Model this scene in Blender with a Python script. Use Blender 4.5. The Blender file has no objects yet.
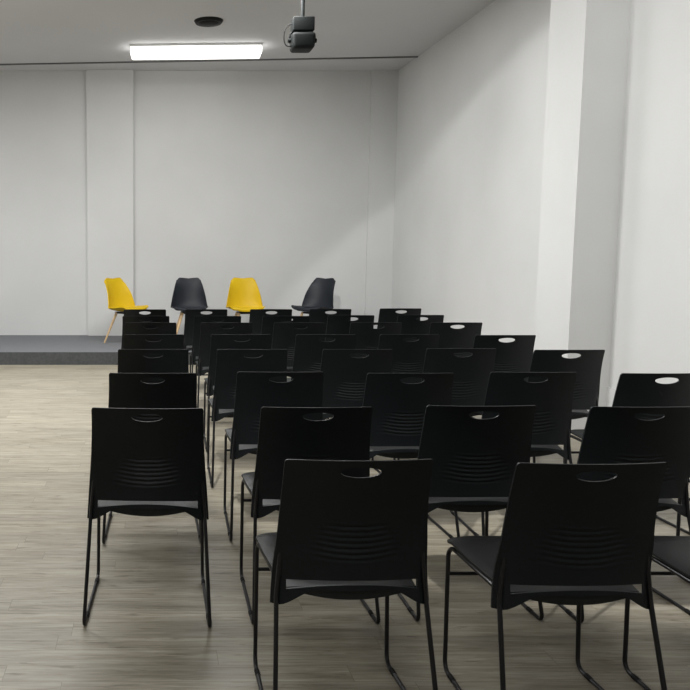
import bpy, bmesh, math, random
from mathutils import Vector
R = math.radians
S = bpy.context.scene
COL = S.collection
random.seed(4)

# ------------------------------------------------------------------ camera
CH = 1.46                    # eye height
PITCH = R(5.7)
FPX = 780.0
PX, PY = 149.0, 328.0        # principal point (the photo is an off-centre crop)
cd = bpy.data.cameras.new('camera')
cam = bpy.data.objects.new('camera', cd); COL.objects.link(cam)
cam.location = (0, 0, CH); cam.rotation_euler = (R(90) - PITCH, 0, 0)
cd.sensor_width = 36; cd.lens = FPX / 690 * 36
cd.shift_x = (345 - PX) / 690; cd.shift_y = -(345 - PY) / 690
cd.clip_start = 0.05
S.camera = cam

def at_height(px, py, z):
    """floor position of the point of height z that the photo shows at px, py"""
    a = (px - PX) / FPX; b = (py - PY) / FPX
    dy = math.cos(PITCH) - b * math.sin(PITCH)
    dz = -math.sin(PITCH) - b * math.cos(PITCH)
    k = (z - CH) / dz
    return a * k, dy * k

# ------------------------------------------------------------------ light
w = bpy.data.worlds.new('world'); S.world = w; w.use_nodes = True
w.node_tree.nodes['Background'].inputs[0].default_value = (0.8, 0.85, 0.9, 1)
w.node_tree.nodes['Background'].inputs[1].default_value = 0.1
S.view_settings.view_transform = 'Standard'; S.view_settings.look = 'None'
S.view_settings.exposure = 0.0; S.view_settings.gamma = 1

def area(name, loc, sx, sy, power, color=(1, 0.995, 0.985), spread=180):
    l = bpy.data.lights.new(name, 'AREA'); l.shape = 'RECTANGLE'; l.size = sx; l.size_y = sy
    l.energy = power; l.color = color; l.spread = R(spread)
    o = bpy.data.objects.new(name, l); COL.objects.link(o); o.location = loc
    return o
def spot(name, loc, power, size, blend, color=(1, 0.99, 0.97), radius=0.04, rot=(0, 0, 0)):
    l = bpy.data.lights.new(name, 'SPOT'); l.energy = power; l.color = color
    l.spot_size = R(size); l.spot_blend = blend; l.shadow_soft_size = radius
    o = bpy.data.objects.new(name, l); COL.objects.link(o); o.location = loc; o.rotation_euler = rot
    return o
# room lights: unseen ceiling fixtures over the audience, plus panels added as fill
# a wide spotlight over the audience, aimed across the chairs at the right wall
o = spot('wall_spot_lamp', (-0.3, 2.2, 3.9), 680, 63.6, 0.08, radius=0.10)
o.rotation_euler = Vector((0.572, 0.603, -0.556)).to_track_quat('-Z', 'Y').to_euler()
for x, y, p in ((-2.9, 6.8, 185), (-0.9, 6.8, 120), (0.7, 8.2, 95), (-0.3, 0.8, 38), (-0.6, -2.4, 65)):  # panels by the stage and behind the camera added to brighten wall and chair backs
    area('panel_and_fill_lamp', (x, y, 4.06), 1.7, 0.5, p)

# ------------------------------------------------------------------ materials
def mat(name, color, rough=0.6, metal=0.0, spec=0.5):
    m = bpy.data.materials.new(name); m.use_nodes = True
    b = m.node_tree.nodes['Principled BSDF']
    b.inputs['Base Color'].default_value = (*color, 1)
    b.inputs['Roughness'].default_value = rough; b.inputs['Metallic'].default_value = metal
    b.inputs['Specular IOR Level'].default_value = spec
    return m, m.node_tree, b
def noisy(name, c1, c2, scale, rough=0.6, stretch=(1, 1, 1), bump=0.0, bscale=None, spec=0.5, detail=4):
    m, nt, b = mat(name, c1, rough, 0, spec)
    n = nt.nodes; L = nt.links
    tc = n.new('ShaderNodeTexCoord'); mp = n.new('ShaderNodeMapping'); mp.inputs['Scale'].default_value = stretch
    L.new(tc.outputs['Object'], mp.inputs['Vector'])
    t = n.new('ShaderNodeTexNoise'); t.inputs['Scale'].default_value = scale; t.inputs['Detail'].default_value = detail
    L.new(mp.outputs[0], t.inputs['Vector'])
    r = n.new('ShaderNodeValToRGB'); r.color_ramp.elements[0].position = 0.35; r.color_ramp.elements[1].position = 0.65
    r.color_ramp.elements[0].color = (*c1, 1); r.color_ramp.elements[1].color = (*c2, 1)
    L.new(t.outputs['Fac'], r.inputs[0]); L.new(r.outputs[0], b.inputs['Base Color'])
    if bump:
        t2 = n.new('ShaderNodeTexNoise'); t2.inputs['Scale'].default_value = bscale or scale * 8
        t2.inputs['Detail'].default_value = 3
        L.new(tc.outputs['Object'], t2.inputs['Vector'])
        bp = n.new('ShaderNodeBump'); bp.inputs['Strength'].default_value = bump; bp.inputs['Distance'].default_value = 0.002
        L.new(t2.outputs['Fac'], bp.inputs['Height']); L.new(bp.outputs[0], b.inputs['Normal'])
    return m

M = {}
M['wall'] = noisy('wall_paint', (0.61, 0.615, 0.61), (0.65, 0.655, 0.65), 0.9, 0.75, bump=0.15, bscale=60, spec=0.3)
M['ceiling'] = noisy('ceiling_paint', (0.61, 0.61, 0.62), (0.64, 0.64, 0.65), 0.7, 0.9, spec=0.2)
M['slot'] = mat('shadow_gap_metal', (0.12, 0.12, 0.12), 0.6)[0]
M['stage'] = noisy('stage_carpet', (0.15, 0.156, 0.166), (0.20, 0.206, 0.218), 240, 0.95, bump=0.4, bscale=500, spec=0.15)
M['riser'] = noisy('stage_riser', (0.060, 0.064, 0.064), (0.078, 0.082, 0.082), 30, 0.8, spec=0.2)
M['plastic'] = noisy('black_plastic', (0.0026, 0.0042, 0.0052), (0.0034, 0.0052, 0.0064), 60, 0.45, bump=0.12, bscale=1400, spec=0.26)
M['seat'] = noisy('seat_plastic', (0.010, 0.012, 0.012), (0.013, 0.015, 0.015), 60, 0.46, bump=0.12, bscale=1400, spec=0.26)
M['rod'] = mat('black_powder_coat', (0.004, 0.004, 0.005), 0.35, 0, 0.4)[0]
M['rubber'] = mat('black_rubber', (0.008, 0.008, 0.008), 0.7, 0, 0.2)[0]
M['yellow'] = noisy('yellow_plastic', (0.60, 0.40, 0.003), (0.64, 0.43, 0.004), 4, 0.5, spec=0.3)
M['yellow_pad'] = noisy('yellow_leatherette', (0.58, 0.385, 0.003), (0.62, 0.41, 0.004), 20, 0.55, spec=0.3, bump=0.3, bscale=300)
M['charcoal'] = noisy('charcoal_plastic', (0.007, 0.010, 0.015), (0.009, 0.012, 0.018), 4, 0.5, spec=0.3)
M['charcoal_pad'] = noisy('charcoal_leatherette', (0.007, 0.010, 0.015), (0.010, 0.013, 0.019), 20, 0.55, spec=0.3, bump=0.3, bscale=300)
M['beech'] = noisy('beech_wood', (0.56, 0.38, 0.20), (0.68, 0.49, 0.28), 9, 0.5, stretch=(6, 6, 0.5))
M['lamp_black'] = noisy('spotlight_black', (0.006, 0.008, 0.008), (0.009, 0.011, 0.011), 50, 0.6, spec=0.2)
M['lamp_white'] = mat('white_metal', (0.75, 0.75, 0.74), 0.5)[0]
M['glass'] = mat('lens_glass', (0.05, 0.05, 0.06), 0.08)[0]

def emitter(name, color, s):
    m = bpy.data.materials.new(name); m.use_nodes = True; n = m.node_tree.nodes
    n.remove(n['Principled BSDF']); e = n.new('ShaderNodeEmission')
    e.inputs[0].default_value = (*color, 1); e.inputs[1].default_value = s
    m.node_tree.links.new(e.outputs[0], n['Material Output'].inputs[0]); return m
M['glow'] = emitter('lit_diffuser', (1, 0.99, 0.95), 4)

def floor_material():
    m, nt, b = mat('oak_vinyl_planks', (0.5, 0.45, 0.38), 0.42, 0, 0.45)
    n = nt.nodes; L = nt.links
    tc = n.new('ShaderNodeTexCoord')
    br = n.new('ShaderNodeTexBrick'); br.offset = 0.0; br.offset_frequency = 2
    br.inputs['Color1'].default_value = (0.42, 0.42, 0.42, 1); br.inputs['Color2'].default_value = (0.66, 0.66, 0.66, 1)
    br.inputs['Mortar'].default_value = (0, 0, 0, 1)
    br.inputs['Scale'].default_value = 1; br.inputs['Mortar Size'].default_value = 0.0012
    br.inputs['Mortar Smooth'].default_value = 0.3
    br.inputs['Brick Width'].default_value = 1.2; br.inputs['Row Height'].default_value = 0.105
    sp = n.new('ShaderNodeSeparateXYZ'); L.new(tc.outputs['Object'], sp.inputs[0])
    def mth(op, a, b_=None):
        q = n.new('ShaderNodeMath'); q.operation = op; L.new(a, q.inputs[0])
        if b_ is not None:
            if hasattr(b_, 'is_output'): L.new(b_, q.inputs[1])
            else: q.inputs[1].default_value = b_
        return q.outputs[0]
    row = mth('FLOOR', mth('DIVIDE', sp.outputs[1], 0.105))
    wn = n.new('ShaderNodeTexWhiteNoise'); wn.noise_dimensions = '1D'; L.new(row, wn.inputs['W'])
    xs = mth('ADD', sp.outputs[0], mth('MULTIPLY', wn.outputs[0], 1.2))
    cb = n.new('ShaderNodeCombineXYZ'); L.new(xs, cb.inputs[0]); L.new(sp.outputs[1], cb.inputs[1])
    L.new(cb.outputs[0], br.inputs['Vector'])
    # per plank shift of the grain
    add = n.new('ShaderNodeVectorMath'); add.operation = 'MULTIPLY_ADD'
    add.inputs[1].default_value = (17.3, 13.1, 5.7)
    L.new(br.outputs['Color'], add.inputs[0]); L.new(tc.outputs['Object'], add.inputs[2])
    def streak(sc, sx, sy, det, rough):
        mp = n.new('ShaderNodeMapping'); mp.inputs['Scale'].default_value = (sx, sy, 1)
        L.new(add.outputs[0], mp.inputs['Vector'])
        t = n.new('ShaderNodeTexNoise'); t.inputs['Scale'].default_value = sc; t.inputs['Detail'].default_value = det
        t.inputs['Roughness'].default_value = rough; t.inputs['Distortion'].default_value = 0.4
        L.new(mp.outputs[0], t.inputs['Vector']); return t
    t1 = streak(1.0, 2.6, 34, 6, 0.7); t2 = streak(1.0, 6, 130, 3, 0.6); t3 = streak(1.0, 0.8, 7, 2, 0.5); t4 = streak(1.0, 7, 38, 3, 0.55)
    def mix(kind, f, a, c):
        x = n.new('ShaderNodeMix'); x.data_type = 'RGBA'; x.blend_type = kind
        x.inputs[0].default_value = f
        L.new(a, x.inputs[6])
        if hasattr(c, 'is_output'): L.new(c, x.inputs[7])
        else: x.inputs[7].default_value = c
        return x.outputs[2]
    r = n.new('ShaderNodeValToRGB'); cr = r.color_ramp
    cr.elements[0].position = 0.28; cr.elements[0].color = (0.194, 0.169, 0.128, 1)
    cr.elements[1].position = 0.66; cr.elements[1].color = (0.418, 0.398, 0.328, 1)
    e = cr.elements.new(0.44); e.color = (0.319, 0.292, 0.231, 1)
    L.new(t1.outputs['Fac'], r.inputs[0])
    r2 = n.new('ShaderNodeValToRGB'); r2.color_ramp.elements[0].position = 0.3; r2.color_ramp.elements[1].position = 0.6
    r2.color_ramp.elements[0].color = (0.70, 0.68, 0.64, 1); r2.color_ramp.elements[1].color = (1, 1, 1, 1)
    L.new(t2.outputs['Fac'], r2.inputs[0])
    r3 = n.new('ShaderNodeValToRGB'); r3.color_ramp.elements[0].position = 0.35; r3.color_ramp.elements[1].position = 0.65
    r3.color_ramp.elements[0].color = (0.86, 0.85, 0.84, 1); r3.color_ramp.elements[1].color = (1.08, 1.07, 1.05, 1)
    L.new(t3.outputs['Fac'], r3.inputs[0])
    r4 = n.new('ShaderNodeValToRGB')
    r4.color_ramp.elements[0].position = 0.0; r4.color_ramp.elements[0].color = (0.55, 0.53, 0.5, 1)
    r4.color_ramp.elements[1].position = 0.8; r4.color_ramp.elements[1].color = (1.04, 1.04, 1.05, 1)
    e = r4.color_ramp.elements.new(0.2); e.color = (0.90, 0.89, 0.88, 1)
    L.new(br.outputs['Color'], r4.inputs[0])
    c = mix('MULTIPLY', 1.0, r.outputs[0], r2.outputs[0]); c = mix('MULTIPLY', 1.0, c, r3.outputs[0])
    c = mix('MULTIPLY', 1.0, c, r4.outputs[0])
    r5 = n.new('ShaderNodeValToRGB'); r5.color_ramp.elements[0].position = 0.27; r5.color_ramp.elements[1].position = 0.40
    r5.color_ramp.elements[0].color = (0.58, 0.54, 0.50, 1); r5.color_ramp.elements[1].color = (1, 1, 1, 1)
    L.new(t4.outputs['Fac'], r5.inputs[0]); c = mix('MULTIPLY', 1.0, c, r5.outputs[0])
    L.new(c, b.inputs['Base Color'])
    rr = n.new('ShaderNodeMapRange'); rr.inputs[3].default_value = 0.34; rr.inputs[4].default_value = 0.52
    L.new(t1.outputs['Fac'], rr.inputs[0]); L.new(rr.outputs[0], b.inputs['Roughness'])
    bp = n.new('ShaderNodeBump'); bp.inputs['Strength'].default_value = 0.25; bp.inputs['Distance'].default_value = 0.001
    L.new(t2.outputs['Fac'], bp.inputs['Height']); L.new(bp.outputs[0], b.inputs['Normal'])
    return m
M['floor'] = floor_material()

# ------------------------------------------------------------------ helpers
def link_mesh(name, bm, m, parent=None, smooth=False, angle=None):
    bmesh.ops.recalc_face_normals(bm, faces=bm.faces)
    me = bpy.data.meshes.new(name); bm.to_mesh(me); bm.free()
    me.materials.append(m)
    if smooth:
        me.polygons.foreach_set('use_smooth', [True] * len(me.polygons))
        if angle: me.set_sharp_from_angle(angle=R(angle))
    o = bpy.data.objects.new(name, me); COL.objects.link(o)
    if parent: o.parent = parent
    return o
def add_box(bm, x0, x1, y0, y1, z0, z1, bevel=0.0, seg=2):
    r = bmesh.ops.create_cube(bm, size=1.0)
    for v in r['verts']:
        v.co = ((x0 + x1) / 2 + v.co.x * (x1 - x0), (y0 + y1) / 2 + v.co.y * (y1 - y0), (z0 + z1) / 2 + v.co.z * (z1 - z0))
    if bevel:
        es = list({e for v in r['verts'] for e in v.link_edges})
        bmesh.ops.bevel(bm, geom=es, offset=bevel, segments=seg, affect='EDGES', profile=0.5)
def structure(name, boxes, m, bevel=0):
    bm = bmesh.new()
    for b in boxes: add_box(bm, *b, bevel=bevel)
    o = link_mesh(name, bm, m); o['kind'] = 'structure'; return o
def fillet(pts, radii, seg=6):
    out = [Vector(pts[0])]
    for i in range(1, len(pts) - 1):
        p = Vector(pts[i]); a = (Vector(pts[i-1]) - p); b = (Vector(pts[i+1]) - p)
        r = radii[i-1] if radii[i-1] else 0
        if not r: out.append(p); continue
        an, bn = a.normalized(), b.normalized()
        half = an.angle(bn) / 2
        t = r / math.tan(half); c = p + (an + bn).normalized() * (r / math.sin(half))
        s = p + an * t; e = p + bn * t; v0 = s - c; v1 = e - c
        for k in range(seg + 1):
            out.append(c + v0.slerp(v1, k / seg).normalized() * r)
    out.append(Vector(pts[-1])); return out
def add_tube(bm, pts, r, n=10, r_end=None):
    pts = [Vector(p) for p in pts]; rings = []; up = None
    for i, p in enumerate(pts):
        if i == 0: t = pts[1] - p
        elif i == len(pts) - 1: t = p - pts[i-1]
        else: t = (pts[i+1] - p).normalized() + (p - pts[i-1]).normalized()
        t.normalize()
        if up is None: up = t.orthogonal().normalized()
        up = (up - t * up.dot(t)).normalized(); s = t.cross(up)
        rad = r if r_end is None else r + (r_end - r) * i / (len(pts) - 1)
        rings.append([bm.verts.new(p + (up * math.cos(2*math.pi*k/n) + s * math.sin(2*math.pi*k/n)) * rad) for k in range(n)])
    for a, b in zip(rings, rings[1:]):
        for k in range(n): bm.faces.new((a[k], a[(k+1) % n], b[(k+1) % n], b[k]))
    bm.faces.new(rings[0]); bm.faces.new(rings[-1])
def interp(tab, x):
    """smooth (monotone cubic-ish) table look-up"""
    if x <= tab[0][0]: return tab[0][1]
    for i in range(len(tab) - 1):
        (x0, y0), (x1, y1) = tab[i], tab[i+1]
        if x <= x1:
            m0 = (y1 - y0) / (x1 - x0) if i == 0 else (y1 - tab[i-1][1]) / (x1 - tab[i-1][0])
            m1 = (y1 - y0) / (x1 - x0) if i == len(tab) - 2 else (tab[i+2][1] - y0) / (tab[i+2][0] - x0)
            h = x1 - x0; t = (x - x0) / h
            return (2*t**3 - 3*t*t + 1)*y0 + (t**3 - 2*t*t + t)*h*m0 + (-2*t**3 + 3*t*t)*y1 + (t**3 - t*t)*h*m1
    return tab[-1][1]
def solid_grid(fa, fb, us, vs):
    """closed solid between the surfaces fa(u,v) and fb(u,v)"""
    bm = bmesh.new()
    A = [[bm.verts.new(fa(u, v)) for u in us] for v in vs]
    B = [[bm.verts.new(fb(u, v)) for u in us] for v in vs]
    nu, nv = len(us), len(vs)
    for j in range(nv - 1):
        for i in range(nu - 1):
            bm.faces.new((A[j][i], A[j][i+1], A[j+1][i+1], A[j+1][i]))
            bm.faces.new((B[j][i], B[j+1][i], B[j+1][i+1], B[j][i+1]))
    for i in range(nu - 1):
        bm.faces.new((A[0][i], B[0][i], B[0][i+1], A[0][i+1]))
        bm.faces.new((A[-1][i], A[-1][i+1], B[-1][i+1], B[-1][i]))
    for j in range(nv - 1):
        bm.faces.new((A[j][0], A[j+1][0], B[j+1][0], B[j][0]))
        bm.faces.new((A[j][-1], B[j][-1], B[j+1][-1], A[j+1][-1]))
    return bm
def thing(name, label, cat, loc=(0, 0, 0), rz=0, group=None):
    o = bpy.data.objects.new(name, None); COL.objects.link(o); o.empty_display_size = 0.1
    o.location = loc; o.rotation_euler = (0, 0, rz); o['label'] = label; o['category'] = cat
    if group: o['group'] = group
    return o
def dup(root, loc, rz, label, group=None):
    r = root.copy(); COL.objects.link(r); r.location = loc; r.rotation_euler = (0, 0, rz); r['label'] = label
    if group: r['group'] = group
    for ch in list(root.children):
        c = ch.copy(); COL.objects.link(c); c.parent = r
        for g in list(ch.children):
            d = g.copy(); COL.objects.link(d); d.parent = c
    return r

# ------------------------------------------------------------------ room
XR, XL, YB, YF, ZC = 3.68, -4.7, 11.87, -6.0, 4.10
STAGE_Y, STAGE_H = 9.88, 0.165
structure('floor', [(XL - .1, XR + .1, YF - .1, YB + .1, -0.1, 0)], M['floor'])
structure('ceiling', [(XL - .1, XR + .1, YF - .1, YB + .1, ZC, ZC + 0.1)], M['ceiling'])
structure('wall_back', [(XL - .1, XR + .1, YB, YB + .1, 0, ZC)], M['wall'])
structure('wall_front', [(XL - .1, XR + .1, YF - .1, YF, 0, ZC)], M['wall'])
structure('wall_left', [(XL - .1, XL, YF, YB, 0, ZC)], M['wall'])
structure('wall_right', [(XR, XR + .1, YF, YB, 0, ZC)], M['wall'])
# shallow pilasters on the back wall and the deep column on the right wall
structure('trim_1', [(-0.925, -0.235, YB - 0.07, YB, STAGE_H, ZC)], M['wall'], 0)
structure('trim_2', [(3.29, XR, YB - 0.05, YB, STAGE_H, ZC)], M['wall'], 0)
structure('trim_3', [(3.34, XR, 6.17, 6.72, 0, ZC)], M['wall'], 0)
structure('baseboard_right', [(XR - 0.012, XR, YF, 6.17, 0, 0.37)], M['wall'], 0)
# ceiling shadow gap before the stage, running slightly askew, and the lower strip of ceiling behind it
bm = bmesh.new()
gap = [(XL, 11.62), (XR, 10.98)]
def skew(bm, y_off0, y_off1, z0, z1):
    vs = []
    for z in (z0, z1):
        for (x, y), in (((gap[0]),), ((gap[1]),)):
            vs.append((x, y + y_off0, z)); vs.append((x, y + y_off1, z))
    v = [bm.verts.new(p) for p in vs]
    for f in ((0, 1, 3, 2), (4, 6, 7, 5), (0, 2, 6, 4), (1, 5, 7, 3), (0, 4, 5, 1), (2, 3, 7, 6)):
        bm.faces.new([v[i] for i in f])
skew(bm, 0.0, 0.04, ZC - 0.014, ZC)
o = link_mesh('trim_4', bm, M['slot']); o['kind'] = 'structure'
# low stage
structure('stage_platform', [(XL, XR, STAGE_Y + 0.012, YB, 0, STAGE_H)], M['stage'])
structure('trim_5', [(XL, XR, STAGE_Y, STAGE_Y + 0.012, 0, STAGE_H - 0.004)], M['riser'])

# ------------------------------------------------------------------ ceiling fittings
def ceiling_light():
    t = thing('ceiling_light', 'long lit white light panel on the ceiling above the stage', 'ceiling light', (0.61, 10.48, ZC))
    bm = bmesh.new(); add_box(bm, -0.85, 0.85, -0.17, 0.17, -0.03, 0, 0.004); link_mesh('housing', bm, M['lamp_white'], t)
    bm = bmesh.new(); add_box(bm, -0.845, 0.845, -0.168, 0.168, -0.125, -0.0305, 0.02); link_mesh('diffuser', bm, M['glow'], t)
    t.rotation_euler = (0, 0, R(-2.5))
ceiling_light()

def spotlight():
    X, Y = 1.58, 8.30     # body centre
    t = thing('stage_spotlight', 'black spotlight with a cable loop hanging from the ceiling', 'spotlight', (X, Y, ZC))
    bm = bmesh.new(); add_box(bm, -0.11, 0.11, -0.09, 0.09, -0.32, -0.18, 0.012, 3); link_mesh('driver_box', bm, M['lamp_black'], t, True, 40)
    bm = bmesh.new()
    add_tube(bm, [(0, 0, -0.272), (0, 0, -0.03)], 0.02, 16)
    add_box(bm, -0.07, 0.07, -0.07, 0.07, -0.03, 0, 0.006); link_mesh('mount', bm, M['lamp_black'], t, True, 40)
    bm = bmesh.new()
    p = fillet([(-0.13, 0, -0.41), (-0.13, 0, -0.312), (0.13, 0, -0.312), (0.13, 0, -0.41)], [0.05, 0.05])
    add_tube(bm, p, 0.009, 8); link_mesh('yoke', bm, M['lamp_black'], t, True)
    bm = bmesh.new()
    r = bmesh.ops.create_cube(bm, size=1)
    for v in r['verts']:
        k = 0.9 if v.co.z < 0 else 1.0
        v.co = (v.co.x * 0.245 * k, v.co.y * 0.24, -0.42 + v.co.z * 0.165)
    bmesh.ops.bevel(bm, geom=list(bm.edges), offset=0.035, segments=4, affect='EDGES', profile=0.5)
    body = link_mesh('lamp_body', bm, M['lamp_black'], t, True, 50)
    for s in (-1, 1):
        bm = bmesh.new(); add_tube(bm, [(s * 0.121, 0, -0.40), (s * 0.148, 0, -0.40)], 0.022, 14)
        link_mesh('knob', bm, M['lamp_black'], t, True, 50)
    bm = bmesh.new(); add_tube(bm, [(0, 0.119, -0.42), (0, 0.135, -0.42)], 0.06, 24); link_mesh('lens', bm, M['glass'], t, True, 50)
    bm = bmesh.new()
    pts = []
    P = [Vector(q) for q in ((-0.085, -0.02, -0.235), (-0.145, -0.02, -0.25), (-0.185, -0.02, -0.31), (-0.19, -0.02, -0.40), (-0.165, -0.02, -0.455), (-0.115, -0.02, -0.46))]
    for i in range(len(P) - 1):
        a = P[max(i-1, 0)]; b = P[i]; c = P[i+1]; d = P[min(i+2, len(P)-1)]
        for k in range(6):
            q = k / 6
            pts.append(0.5 * ((2*b) + (c-a)*q + (2*a-5*b+4*c-d)*q*q + (-a+3*b-3*c+d)*q**3))
    pts.append(P[-1]); add_tube(bm, pts, 0.006, 8); link_mesh('cable', bm, M['rubber'], t, True)
    for c in t.children:
        if not c.name.startswith('mount'): c.location.z = -0.09
spotlight()
t = thing('ceiling_fitting', 'dark round fitting flat on the ceiling in front of the light panel', 'ceiling fitting', (0.69, 9.33, ZC))
bm = bmesh.new()
bmesh.ops.create_cone(bm, cap_ends=True, segments=40, radius1=0.15, radius2=0.17, depth=0.03)
for v in bm.verts: v.co.z -= 0.015
link_mesh('rim', bm, M['lamp_black'], t, True, 40)
bm = bmesh.new(); bmesh.ops.create_cone(bm, cap_ends=True, segments=32, radius1=0.10, radius2=0.12, depth=0.012)
for v in bm.verts: v.co.z -= 0.036
link_mesh('cover', bm, M['rubber'], t, True, 40)

# ------------------------------------------------------------------ black stacking chair
HT = 0.86
WID = [(0.40, 0.242), (0.51, 0.235), (0.63, 0.225), (0.76, 0.218), (0.86, 0.216)]
YP = [(0.40, -0.216), (0.50, -0.200), (0.61, -0.198), (0.73, -0.216), (0.81, -0.236), (0.87, -0.256)]
def smooth01(x): x = max(0, min(1, x)); return x*x*(3-2*x)
def back_point(u, v, side):
    wt = interp(WID, HT); 
    zt = HT; e = (1 - abs(u)) * 0.216; r = 0.009
    if e < r: zt = HT - (r - math.sqrt(max(0, r*r - (r-e)**2)))
    zt += 0.004 * (1 - u*u) - 0.004
    a = abs(u)
    zb = 0.453 - 0.006 * a*a - 0.053 * smooth01((a - 0.45) / 0.5)
    z = zb + (zt - zb) * v
    x = u * interp(WID, z)
    y = interp(YP, z) + 0.034 * u*u * (1 + 0.5 * smooth01((0.6 - z) / 0.2)) + 0.012 * smooth01((a-0.86)/0.14) * smooth01((0.62 - z) / 0.12)
    if side == 0:
        q = z - 0.9 * x*x - 0.008
        hw = 0.095 + 0.06 * smooth01((0.655 - q) / 0.12)
        win = smooth01((q - 0.520) / 0.015) * smooth01((0.656 - q) / 0.015) * smooth01((hw - abs(x)) / 0.03)
        y += -0.0021 * win * math.sin((q - 0.52) / 0.0175 * 2 * math.pi)
        th = 0
    else:
        th = 0.0075
    return Vector((x, y + th, z))
def prism(outline, y0, y1):
    bm = bmesh.new()
    a = [bm.verts.new((x, y0, z)) for x, z in outline]; b = [bm.verts.new((x, y1, z)) for x, z in outline]
    n = len(a)
    bm.faces.new(a); bm.faces.new(b[::-1])
    for i in range(n): bm.faces.new((a[i], b[i], b[(i+1) % n], a[(i+1) % n]))
    bmesh.ops.recalc_face_normals(bm, faces=bm.faces)
    me = bpy.data.meshes.new('cutter'); bm.to_mesh(me); bm.free()
    o = bpy.data.objects.new('cutter', me); COL.objects.link(o); return o
def cut(o, cutters):
    for c in cutters:
        md = o.modifiers.new('cut', 'BOOLEAN'); md.operation = 'DIFFERENCE'; md.object = c; md.solver = 'EXACT'
    dg = bpy.context.evaluated_depsgraph_get(); dg.update()
    me = bpy.data.meshes.new_from_object(o.evaluated_get(dg))
    o.modifiers.clear(); old = o.data; o.data = me; me.name = 'backrest'; bpy.data.meshes.remove(old)
    for c in cutters:
        m = c.data; bpy.data.objects.remove(c); bpy.data.meshes.remove(m)
def make_stack_chair():
    t = thing('stacking_chair', '', 'chair')
    us = [-1, -0.985, -0.965, -0.94, -0.9] + [-0.85 + 1.7 * i / 34 for i in range(35)] + [0.9, 0.94, 0.965, 0.985, 1]
    vs = [i / 118 for i in range(119)]
    bm = solid_grid(lambda u, v: back_point(u, v, 0), lambda u, v: back_point(u, v, 1), us, vs)
    o = link_mesh('backrest', bm, M['plastic'], t, True, 40)
    hole = []
    for k in range(40):
        a = 2 * math.pi * k / 40; s = math.sin(a)
        hole.append((0.060 * math.cos(a), 0.824 + (0.019 if s < 0 else 0.015) * s))
    n = 24; slot = []
    for k in range(n + 1):
        x = -0.198 + 0.396 * k / n; slot.append((x, 0.475 + 0.008 * (1 - (x / 0.198)**2)))
    for k in range(n, -1, -1):
        x = -0.198 + 0.396 * k / n; slot.append((x, 0.446 + 0.024 * (1 - (x / 0.198)**2)))
    cut(o, [prism(hole, -0.4, 0.1), prism(slot, -0.4, 0.1)])
    o.data.polygons.foreach_set('use_smooth', [True] * len(o.data.polygons)); o.data.set_sharp_from_angle(angle=R(40))
    # seat shell
    def seat_pt(u, v, side):
        y = -0.178 + 0.418 * v
        hw = interp([(0, 0.196), (0.15, 0.205), (0.5, 0.226), (0.9, 0.238), (1, 0.232)], v)
        e = (1 - v) * 0.418; r = 0.03
        if abs(u) > 0.85 and e < r: pass
        x = u * hw
        z = 0.453 + 0.036 * v - 0.012 * math.cos(u * math.pi / 2) * smooth01(v * 3) * smooth01((1.15 - v) * 3)
        z -= 0.016 * smooth01((v - 0.82) / 0.18) ** 1.5
        z -= 0.010 * abs(u) ** 6
        z += 0.002 * smooth01((0.12 - v) / 0.12)
        yy = y - 0.02 * (abs(u) ** 5) * (v > 0.5) * (v - 0.5) * 2
        yy += 0.02 * abs(u) ** 4 * (1 - v)**3
        if side: z -= 0.008 + 0.034 * (1 - u*u) * (1 - smooth01(v * 1.6))
        return Vector((x, yy, z))
    us2 = [-1 + 2 * i / 24 for i in range(25)]; vs2 = [i / 24 for i in range(25)]
    bm = solid_grid(lambda u, v: seat_pt(u, v, 0), lambda u, v: seat_pt(u, v, 1), us2, vs2)
    link_mesh('seat', bm, M['seat'], t, True, 50)
    for s in (-1, 1):
        bm = bmesh.new()
        p = fillet([(s*0.208, -0.150, 0.61), (s*0.226, -0.166, 0.42), (s*0.244, -0.288, 0.0085), (s*0.233, 0.196, 0.0085), (s*0.229, 0.214, 0.448), (s*0.203, -0.13, 0.430)],
                   [0.08, 0.022, 0.035, 0.04], 6)
        add_tube(bm, p, 0.0075, 10)
        link_mesh('side_frame', bm, M['rod'], t, True, 60)
    bm = bmesh.new(); add_tube(bm, [(-0.230, 0.211, 0.345), (0.230, 0.211, 0.345)], 0.0065, 10)
    link_mesh('crossbar', bm, M['rod'], t, True, 60)
    bm = bmesh.new(); add_tube(bm, [(-0.204, -0.125, 0.425), (0.204, -0.125, 0.425)], 0.0065, 10)
    link_mesh('crossbar', bm, M['rod'], t, True, 60)
    for s in (-1, 1):
        for y in (-0.19, 0.13):
            bm = bmesh.new(); xg = 0.244 - 0.011 * (y + 0.288) / 0.484; add_tube(bm, [(s*xg, y - 0.016, 0.0088), (s*xg, y + 0.016, 0.0088)], 0.0088, 12)
            link_mesh('glide', bm, M['rubber'], t, True, 60)
    return t
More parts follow.
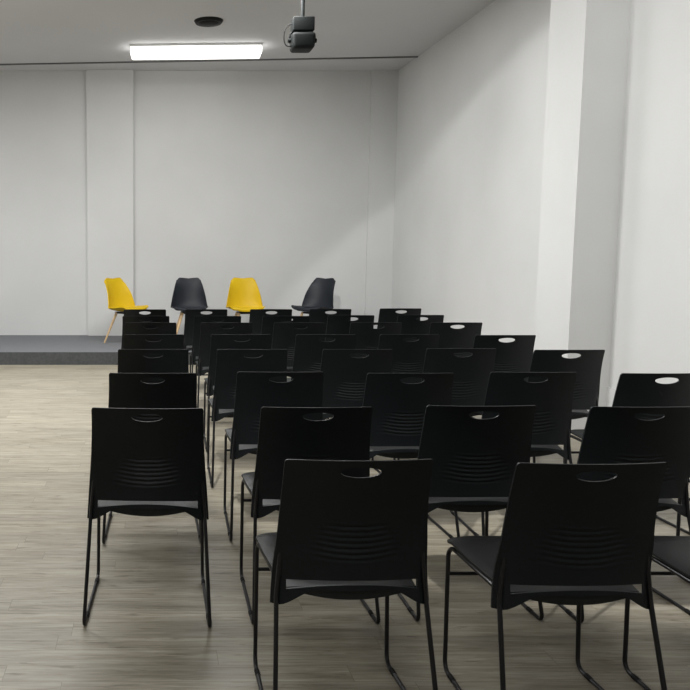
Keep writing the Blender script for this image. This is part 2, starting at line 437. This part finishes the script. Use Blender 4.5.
ROWS = {  # column -> {row: (px, py) of the top edge centre, hand-measured}
 1: {2: (149, 409), 3: (153, 373.5), 4: (153.3, 349.5), 5: (154, 334.5), 6: (151, 322.6), 7: (146, 316), 8: (144.7, 309.4)},
 2: {1: (359.3, 461.5), 2: (317, 408), 3: (281, 372.3), 4: (252.5, 349.5), 5: (241.5, 334.5), 6: (227, 322.6), 7: (218, 316), 8: (206.5, 309.3)},
 3: {1: (592, 465), 2: (481, 406.5), 3: (410, 373.5), 4: (357, 349.5), 5: (325.5, 334.6), 6: (299, 322.7), 7: (285, 316), 8: (270, 309.2)},
 4: {1: (812, 465), 2: (646, 407.5), 3: (534, 372.5), 4: (461, 348.7), 5: (409, 334.4), 6: (375.5, 322.5), 7: (350.5, 315.2), 8: (329.5, 309)},
 5: {2: (822, 407.5), 3: (664, 373.7), 4: (569, 350), 5: (505, 335.2), 6: (456, 322.5), 7: (420, 315), 8: (399.7, 308.4)},
}
ORD = ['', 'first', 'second', 'third', 'fourth', 'fifth', 'sixth', 'seventh', 'eighth']
def chair_label(c, r):
    col = {1: 'the leftmost column', 2: 'the second column from the left', 3: 'the middle column', 4: 'the second column from the right', 5: 'the rightmost column'}[c]
    row = {1: 'nearest row', 8: 'farthest row by the stage', 2: 'second row'}.get(r, ORD[r] + ' row')
    if c == 1 and r == 2: return 'black stacking chair nearest the camera in the leftmost column, whole chair visible'
    return f'black stacking chair, {row} from the camera, {col}' if r not in (1, 8) else f'black stacking chair in the {row}, {col}'
proto = make_stack_chair(); first = True
for c in ROWS:
    for r, (px, py) in ROWS[c].items():
        x, y = at_height(px, py, HT)
        px += 1.2 * (c >= 3)
        x, y = at_height(px, py, HT); x *= (y + 0.034) / y; y += 0.256
        rz = random.uniform(-0.012, 0.012)
        if first: proto.location = (x, y, 0); proto.rotation_euler = (0, 0, -0.03); proto['label'] = chair_label(c, r); proto['group'] = 'black stacking chairs in rows'; first = False
        else: dup(proto, (x, y, 0), rz, chair_label(c, r))

# ------------------------------------------------------------------ shell chairs on the stage
def make_shell_chair(name, label, loc, rz, shell_m, pad_m):
    t = thing(name, label, 'chair', loc, rz, 'shell chairs on the stage')
    CY = [(0, 0.235), (0.12, 0.19), (0.28, 0.08), (0.42, -0.04), (0.54, -0.14), (0.64, -0.195), (0.76, -0.232), (0.88, -0.262), (1, -0.29)]
    CZ = [(0, 0.452), (0.12, 0.462), (0.28, 0.448), (0.42, 0.438), (0.54, 0.455), (0.64, 0.53), (0.76, 0.645), (0.88, 0.765), (1, 0.875)]
    HW = [(0, 0.185), (0.06, 0.215), (0.15, 0.235), (0.35, 0.25), (0.54, 0.252), (0.66, 0.238), (0.78, 0.215), (0.9, 0.187), (1, 0.170)]
    def base(u, v):
        y = interp(CY, v); z = interp(CZ, v); hw = interp(HW, v)
        b = smooth01((v - 0.42) / 0.25)                 # 0 on the seat, 1 on the back
        lift = 0.055 * abs(u)**2.4 * (1 - b) * smooth01(v / 0.25 + 0.15)
        fwd = (0.075 * (1 - smooth01((v - 0.75) / 0.25)) + 0.022) * abs(u)**2.2 * b
        wide = 1.0
        z2 = z + lift - (0.020 * (1 - abs(u)**2) - 0.0) * 0 
        if v > 0.9:                                     # soft corners and a dip at the top edge
            z2 -= smooth01((v - 0.9) / 0.1) * (0.035 * smooth01((abs(u) - 0.72) / 0.28) ** 1.5 + 0.010 * (1 - abs(u) / 0.6 if abs(u) < 0.6 else 0))
        if v < 0.12:
            y -= (1 - v / 0.12) * 0.06 * abs(u) ** 3
        return Vector((u * hw * wide, y + fwd, z2))
    def nrm(u, v):
        e = 1e-3
        du = base(min(u + e, 1), v) - base(max(u - e, -1), v); dv = base(u, min(v + e, 1)) - base(u, max(v - e, 0))
        n = du.cross(dv); n.normalize(); return n      # points away from the sitter or towards: fixed below
    us = [-1 + 2 * i / 26 for i in range(27)]; vs = [i / 44 for i in range(45)]
    sgn = -1 if nrm(0, 0.3).z > 0 else 1
    bm = solid_grid(lambda u, v: base(u, v), lambda u, v: base(u, v) + nrm(u, v) * sgn * 0.009, us, vs)
    t.scale = (1.02, 1.02, 1.035)
    link_mesh('shell', bm, shell_m, t, True, 60)
    def pad(u, v, side):
        vv = 0.02 + 0.54 * v; uu = u * 0.86
        rim = (1 - abs(u)**6) * (1 - abs(2*v - 1)**6)
        return base(uu, vv) - nrm(uu, vv) * sgn * (0.001 if side == 0 else 0.004 + 0.024 * rim)
    bm = solid_grid(lambda u, v: pad(u, v, 0), lambda u, v: pad(u, v, 1), [-1 + i/10 for i in range(21)], [i / 20 for i in range(21)])
    link_mesh('seat_cushion', bm, pad_m, t, True, 60)
    bm = bmesh.new(); add_box(bm, -0.11, 0.11, -0.13, 0.11, 0.402, 0.426, 0.005); link_mesh('base_plate', bm, M['rod'], t)
    for sx in (-1, 1):
        for sy in (-1, 1):
            bm = bmesh.new()
            top = Vector((sx*0.10, 0.0 + sy*0.10, 0.415)); bot = Vector((sx*0.225, 0.0 + sy*0.215, 0.004))
            add_tube(bm, [top.lerp(bot, k / 8) for k in range(9)], 0.019, 14, 0.0115)
            link_mesh('leg', bm, M['beech'], t, True, 50)
    return t
YS = 10.85
def sx(px, z=0.6, y=YS): 
    d = y * math.cos(PITCH) + (CH - z) * math.sin(PITCH); return (px - PX) * d / FPX
make_shell_chair('shell_chair', 'yellow shell chair turned to the right at the left end of the stage', (sx(127), YS, STAGE_H), R(225), M['yellow'], M['yellow_pad'])
make_shell_chair('shell_chair', 'black shell chair facing forward between the two yellow chairs', (sx(189.5), YS, STAGE_H), R(180), M['charcoal'], M['charcoal_pad'])
make_shell_chair('shell_chair', 'yellow shell chair facing forward between the two black shell chairs', (sx(245.5), YS, STAGE_H), R(181), M['yellow'], M['yellow_pad'])
make_shell_chair('shell_chair', 'black shell chair turned to the left, rightmost on the stage', (sx(313), YS, STAGE_H), R(135), M['charcoal'], M['charcoal_pad'])
